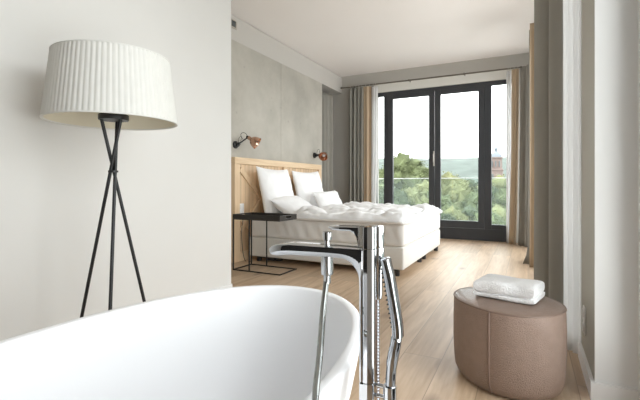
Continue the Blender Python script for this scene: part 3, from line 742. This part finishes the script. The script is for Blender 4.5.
# ------------------------------------------------------------------ curtains
def curtain_sheet(line, z0, z1, folds, amp, seed, thick=.004, flare=0.0, lean=(0, 0), puddle=0.0, per=14, raw=False):
    """line: two end points (or a control line when raw) in plan; the cloth waves across it"""
    bm = B(); P = []
    if raw: base = catmull([(x, y, 0) for x, y in line], per)
    else:
        a = Vector((*line[0], 0)); c = Vector((*line[1], 0)); n = max(8, int(folds*per)); d = (c-a); nr = Vector((-d.y, d.x, 0)).normalized()
        base = []
        for i in range(n+1):
            s = i/n; ph = s*folds*2*pi + .9*nz(s*folds*.8, seed, 0)
            am = amp*(.75+.5*nz(s*folds*.5, seed+4, 1))
            base.append((a+d*s, nr, ph, am, s))
    NZ = 26; rows = []
    ctr = sum(((p if raw else p[0]) for p in base), Vector())/len(base)
    for j in range(NZ+1):
        f = j/NZ; z = z0+(z1-z0)*f; row = []
        for i, p in enumerate(base):
            s = i/(len(base)-1)
            if raw: q = p.copy()
            else:
                q = p[0] + p[1]*(p[3]*(sin(p[2])+.25*sin(2*p[2]+1.3))*(.55 if f > .97 else 1)*(1+.25*(1-f))) 
            k = 1+flare*(1-f)**2.2
            q = ctr+(q-ctr)*k + Vector((lean[0], lean[1], 0))*(1-f)**2
            wv = .006*nz(s*6+seed, f*3.0, 3)
            q += Vector((wv, wv, 0))*(1-.6*f)
            if puddle and f < .08:
                g = 1-f/.08; q += (q-ctr)*puddle*g*g
            row.append(bm.verts.new((q.x, q.y, z)))
        rows.append(row)
    m_ = len(rows[0])
    for A, C_ in zip(rows, rows[1:]):
        for k in range(m_-1): bm.faces.new((A[k], A[k+1], C_[k+1], C_[k]))
    bmesh.ops.recalc_face_normals(bm, faces=bm.faces)
    # real cloth thickness
    bmesh.ops.solidify(bm, geom=bm.faces[:], thickness=thick)
    return bm
RZ = 2.845
def curtain(name, line, folds, amp, seed, m, label, group=None, rings=None, z1=RZ-.03, z0=.006, **k):
    mx = sum(p[0] for p in line)/len(line); my = sum(p[1] for p in line)/len(line)
    t = thing(name, label, 'curtain', (mx, my, 0), group=group)
    part('curtain_panel', curtain_sheet(line, z0, z1, folds, amp, seed, **k), m, t, angle=180)
    if rings:
        for (x, y, ax) in rings:
            bm = B(); R_ = .019
            pts = [(x, y+R_*cos(a), RZ+R_*sin(a)-.004) if ax == 'x' else (x+R_*cos(a), y, RZ+R_*sin(a)-.004) for a in [2*pi*i/14 for i in range(14)]]
            tube(bm, pts, .0025, 6, closed=True); rod(bm, (x, y, RZ-R_-.004), (x, y, z1), .002, 6)
            part('curtain_ring', bm, M['steel'], t)
def ringsx(x0, x1, y, n): return [(x0+(x1-x0)*(i+.5)/n, y, 'x') for i in range(n)]
def ringsy(y0, y1, x, n): return [(x, y0+(y1-y0)*(i+.5)/n, 'y') for i in range(n)]
CG = 'floor-length curtains along the windows'
curtain('curtain', [(-3.47, 6.60), (-3.40, 7.22)], 4.2, .045, 3, M['grey_curtain'], 'grey curtain in the recess past the end of the concrete wall', CG, z1=2.70)
curtain('curtain', [(-3.09, 7.30), (-2.79, 7.29)], 4.0, .045, 12, M['grey_curtain'], 'grey curtain gathered left of the far window beside the wall', CG, ringsx(-3.09, -2.79, 7.30, 5), flare=.06)
curtain('curtain', [(-2.78, 7.28), (-2.63, 7.30)], 1.6, .03, 21, M['beige_curtain'], 'narrow beige curtain strip left of the far window', CG, ringsx(-2.78, -2.63, 7.30, 2))
curtain('sheer_curtain', [(-2.63, 7.345), (-2.52, 7.345)], 2.2, .02, 33, M['sheer'], 'narrow white sheer at the left edge of the far window', CG, ringsx(-2.61, -2.53, 7.30, 2), thick=.001, lean=(-.05, 0))
curtain('sheer_curtain', [(-.315, 7.345), (-.24, 7.345)], 2.2, .02, 41, M['sheer'], 'narrow white sheer at the right edge of the far window', CG, ringsx(-.30, -.24, 7.30, 2), thick=.001, lean=(.0, 0))
curtain('curtain', [(-.235, 7.27), (-.13, 7.25)], 1.2, .016, 52, M['beige_curtain'], 'beige curtain strip right of the far window in the room corner', CG, ringsx(-.225, -.115, 7.30, 2), lean=(-.04, -.05))
curtain('curtain', [(-.115, 7.24), (.06, 7.02)], 2.6, .032, 60, M['grey_curtain'], 'grey curtain in the far right corner next to the beige strip', CG, ringsx(-.10, .04, 7.30, 3), flare=.1, lean=(-.02, -.08))
curtain('curtain', [(.015, 5.50), (.18, 5.62)], 3, .03, 71, M['grey_curtain'], 'grey curtain bunch partway along the right-hand glazing, hem pooled on the floor', CG, ringsy(5.42, 5.65, .13, 3), flare=.15, puddle=.5)
curtain('curtain', [(.02, 5.28), (.16, 5.30)], 2, .028, 77, M['beige_curtain'], 'beige curtain strip edge showing beyond the big near grey curtain', CG, ringsy(5.2, 5.35, .13, 2), flare=.05)
curtain('curtain', [(.25, 3.60), (.11, 3.52), (.045, 3.42), (.05, 3.28), (.085, 3.17), (.14, 3.125), (.28, 3.12), (.28, 3.05), (.14, 3.035), (.122, 2.97), (.14, 2.90), (.19, 2.84), (.235, 2.88)], 1, .0, 82, M['grey_curtain'], 'large grey curtain hanging nearest, behind the pouf', CG, ringsy(2.85, 3.55, .13, 6), raw=True, per=8)
curtain('sheer_curtain', [(.185, 2.80), (.24, 2.775), (.205, 2.75), (.25, 2.74), (.228, 2.715), (.255, 2.705), (.262, 2.69), (.33, 2.71), (.36, 2.76)], 1, 0, 91, M['sheer'], 'bright white sheer curtain between the big grey curtain and the pier', CG, None, raw=True, per=8, thick=.001)
t = thing('curtain_rod', 'thin metal curtain rod above the far window', 'curtain rod', (-1.6, 7.30, RZ))
part('pole', rod(B(), (-3.24, 7.30, RZ), (.13, 7.30, RZ), .011, 14), M['rod'], t)
part('end_cap', lathe(B(), [(0, -.03), (.014, -.028), (.016, 0), (0, 0)], 16, (-3.235, 7.30, RZ), rot=aim((1, 0, 0))), M['rod'], t)
for x in (-3.0, -1.92, -.97, -.1):
    b = B(); rod(b, (x, 7.30, RZ-.002), (x, WY, RZ-.002), .007); lathe(b, [(0, 0), (.02, 0), (.02, .008), (0, .008)], 16, (x, WY-.008, RZ), rot=aim((0, 1, 0))); lathe(b, [(.012, -.012), (.017, -.012), (.017, .012), (.012, .012)], 16, (x, 7.30, RZ), rot=aim((1, 0, 0)), close=True)
    part('bracket', b, M['rod'], t)
t = thing('curtain_rod', 'metal curtain rod running along the right-hand glazing towards the corner', 'curtain rod', (.13, 5.0, RZ))
part('pole', rod(B(), (.13, 2.70, RZ), (.13, 7.27, RZ), .011, 14), M['rod'], t)
for y in (2.8, 4.3, 5.9, 7.1):
    b = B(); rod(b, (.13, y, RZ), (.47, y, RZ), .007); lathe(b, [(.012, -.012), (.017, -.012), (.017, .012), (.012, .012)], 16, (.13, y, RZ), rot=aim((0, 1, 0)), close=True); part('bracket', b, M['rod'], t)

# ------------------------------------------------------------------ outdoors
def terrain():
    bm = B(); xs = [-900+i*30 for i in range(61)]; ys = [12, 20, 40, 70, 110, 160, 220, 300, 380, 440, 500, 560, 620, 700, 800]
    g = []
    for y in ys:
        row = []
        for x in xs:
            f = max(0, (y-300)/320); f = min(1, f); f = f*f*(3-2*f)
            cx = -.28*y
            hh = -11 + f*(51+9*noise.noise(Vector((x*.004, y*.003, 2)))+3*noise.noise(Vector((x*.02, y*.02, 1))) + .018*(-(x-cx)))
            row.append(bm.verts.new((x, y, hh)))
        g.append(row)
    for A, C_ in zip(g, g[1:]):
        for k in range(len(xs)-1): bm.faces.new((A[k], A[k+1], C_[k+1], C_[k]))
    return bm
o = obj('hillside', terrain(), M['hill'], angle=180); o['kind'] = 'structure'

def crown(seed, leaf=.17, R=3.2, Hh=3.2, n=20, leaves=9000):
    rnd = random.Random(seed); bm = B(); cl = []
    for i in range(n):
        a = rnd.uniform(0, 2*pi); rr = R*.68*sqrt(rnd.random()); zz = rnd.uniform(-.75, .9)*Hh*.62
        rr *= (1-.45*max(0, zz/Hh)); cl.append((Vector((rr*cos(a), rr*sin(a), zz)), rnd.uniform(.24, .42)*R*(1-.25*max(0, zz/Hh))))
    cl.append((Vector((0, 0, Hh*.55)), R*.45)); cl.append((Vector((0, 0, 0)), R*.7))
    for c, r in cl:
        q = bmesh.ops.create_icosphere(bm, subdivisions=2, radius=r*.80, matrix=Matrix.Translation(c))
        for v in q['verts']:
            d = (v.co-c).normalized(); v.co += d*r*.5*noise.noise(v.co*1.6+Vector((seed, 0, 0)))
    for _ in range(leaves):
        c, r = rnd.choice(cl); d = Vector((rnd.gauss(0, 1), rnd.gauss(0, 1), rnd.gauss(.25, 1))).normalized()
        p = c+d*r*rnd.uniform(.72, 1.12); a = Vector((rnd.gauss(0, 1), rnd.gauss(0, 1), rnd.gauss(0, .6))).normalized(); e = a.cross(d+Vector((.01, .02, .3))).normalized()
        s = leaf*rnd.uniform(.6, 1.3)
        bm.faces.new([bm.verts.new(p-a*s*.6), bm.verts.new(p+e*s*.35), bm.verts.new(p+a*s*.6), bm.verts.new(p-e*s*.35)])
    return bm
def tree_kind(seed, m):
    c = obj('crown', crown(seed), m, smooth=True); c.data.materials[0] = m
    b = B(); tube(b, [(0, 0, -9), (.05, 0, -5), (0, .1, -1), (.1, 0, 1)], [.3, .24, .18, .08], 10)
    for k in range(4): a = k*1.7; rod(b, (0, 0, -2), (1.5*cos(a), 1.5*sin(a), .2), .08, 6)
    tr = obj('trunk', b, M['trunk'])
    COL.objects.unlink(c); COL.objects.unlink(tr)
    return c, tr
KIND = {'dark': tree_kind(1, M['leaf_dark']), 'mid': tree_kind(2, M['leaf_mid']), 'pale': tree_kind(3, M['leaf_pale'])}
KW = {'dark': 'dark green', 'mid': 'mid-green', 'pale': 'yellow-green'}
def tree(x, y, top, kind, s, label, group):
    root = thing('tree', label, 'tree', (x, y, top-3.35*s-9*s), rz=(x*7.3) % 6.28, group=group); root.scale = (s, s, s)
    for src in KIND[kind]:
        c = src.copy(); COL.objects.link(c); c.parent = root; c.location = (0, 0, 9)
# (x, y, top z, kind, scale, label)
T = [
    (-12.8, 46.0, 4.92, 'mid', 1.15, 'tallest mid-green tree, rising above the skyline in the left door pane'),
    (-12.6, 52.0, 3.70, 'mid', 0.95, 'mid-green tree sloping down to the right of the tallest one'),
    (-14.7, 44.0, 2.59, 'mid', 0.95, 'mid-green tree seen in the narrow left fixed pane'),
    (-10.8, 36.0, 1.01, 'dark', 0.70, 'dark green tree below the left side of the tallest tree'),
    (-9.9, 38.0, 0.82, 'pale', 0.70, 'yellow-green tree just under the balustrade rail in the left door pane'),
    (-9.4, 42.0, 1.62, 'pale', 0.75, 'yellow-green tree against the middle door frame, left side'),
    (-9.6, 30.0, -0.22, 'dark', 0.60, 'dark green treetop low beside the left door frame'),
    (-8.0, 29.0, -0.38, 'mid', 0.60, 'mid-green treetop low in the middle of the left door pane, above the bed'),
    (-7.2, 31.0, -0.37, 'mid', 0.60, 'mid-green treetop low near the middle door frame, left side'),
    (-8.4, 50.0, 2.68, 'pale', 1.00, 'pale yellow-green tree topping the left part of the right door pane'),
    (-6.2, 52.0, 1.86, 'dark', 0.95, 'dark green tree right of the pale one in the right door pane'),
    (-5.7, 40.0, 1.10, 'pale', 0.70, 'yellow-green tree in the middle of the right door pane'),
    (-6.5, 36.0, 0.32, 'mid', 0.65, 'mid-green tree at the left edge of the right door pane'),
    (-3.9, 37.0, 0.58, 'mid', 0.65, 'mid-green tree at the right edge of the right door pane'),
    (-4.6, 29.0, -0.38, 'pale', 0.55, 'yellow-green treetop low left in the right door pane'),
    (-3.6, 30.0, -0.33, 'dark', 0.60, 'dark green treetop low right in the right door pane'),
    (-5.2, 27.0, -0.50, 'dark', 0.50, 'dark green treetop hidden mostly by the middle door frame'),
    (-2.8, 48.0, 2.20, 'pale', 0.95, 'yellow-green tree just below the church tower'),
    (-3.0, 40.0, 1.01, 'dark', 0.70, 'dark green tree at the left edge of the right fixed pane'),
    (-1.7, 39.0, 0.83, 'mid', 0.70, 'mid-green tree beside the sheer in the right fixed pane'),
    (-1.9, 30.0, -0.29, 'pale', 0.60, 'yellow-green treetop low in the right fixed pane'),
    (-2.4, 28.0, -0.41, 'mid', 0.55, 'mid-green treetop low behind the right door frame'),
    (-8.2, 40.0, 0.62, 'mid', 0.70, 'mid-green tree directly behind the middle door frame'),
    (-0.9, 46.0, 1.82, 'mid', 0.90, 'mid-green tree outside at the far right, behind the corner curtains'),
    (-15.8, 42.0, 1.23, 'dark', 0.85, 'dark green tree outside at the far left, behind the left curtains'),
]
for (x, y, top, kd, s_, lb) in T: tree(x, y, top, kd, s_, lb, 'trees below the balcony')
rnd = random.Random(5)
for i in range(12):
    yy = 110+rnd.uniform(-5, 25); xx = -48+i*4.6
    tree(xx, yy, -.2+rnd.uniform(-1, 1.2), ('dark', 'mid')[i % 2], .95, 'small distant tree in the row at the foot of the wooded hill', 'distant trees at the foot of the hill')

# church tower
CY = 210; CXc = -13.4
t = thing('church_tower', 'reddish stone church tower with a small dome against the hill', 'church tower', (CXc, CY, -11))
def octa(b, r0, z0, r1, z1, n=8): lathe(b, [(0, z0), (r0, z0), (r1, z1), (0, z1)], n, (CXc, CY, 0))
b = B(); box(b, CXc-2.9, CXc+2.9, CY-2.9, CY+2.9, -11, 7.5, .1); box(b, CXc-3.1, CXc+3.1, CY-3.1, CY+3.1, 7.5, 8.1, .1); octa(b, 2.7, 8.1, 2.6, 13.2); octa(b, 3.0, 13.2, 3.0, 13.8)
part('tower_wall', b, M['brick'], t, smooth=False)
for dx in (-1.3, 1.3): part('belfry_window', bx(CXc+dx-.45, CXc+dx+.45, CY-2.95, CY-2.7, 2.5, 6.0, .1), M['vent'], t, smooth=False)
for a in (-.4, 0.0, .4): part('belfry_window', bx(CXc+a*4-.3, CXc+a*4+.3, CY-2.75, CY-2.2, 9.3, 12.0, .1), M['vent'], t, smooth=False)
part('dome', lathe(B(), [(0, 13.8), (2.7, 13.8), (2.6, 14.6), (1.9, 15.7), (1.0, 16.3), (.75, 16.5), (.75, 17.6), (.9, 17.8), (.5, 18.4), (.15, 19), (.08, 20.6), (0, 20.7)], 16, (CXc, CY, 0)), M['slate'], t)
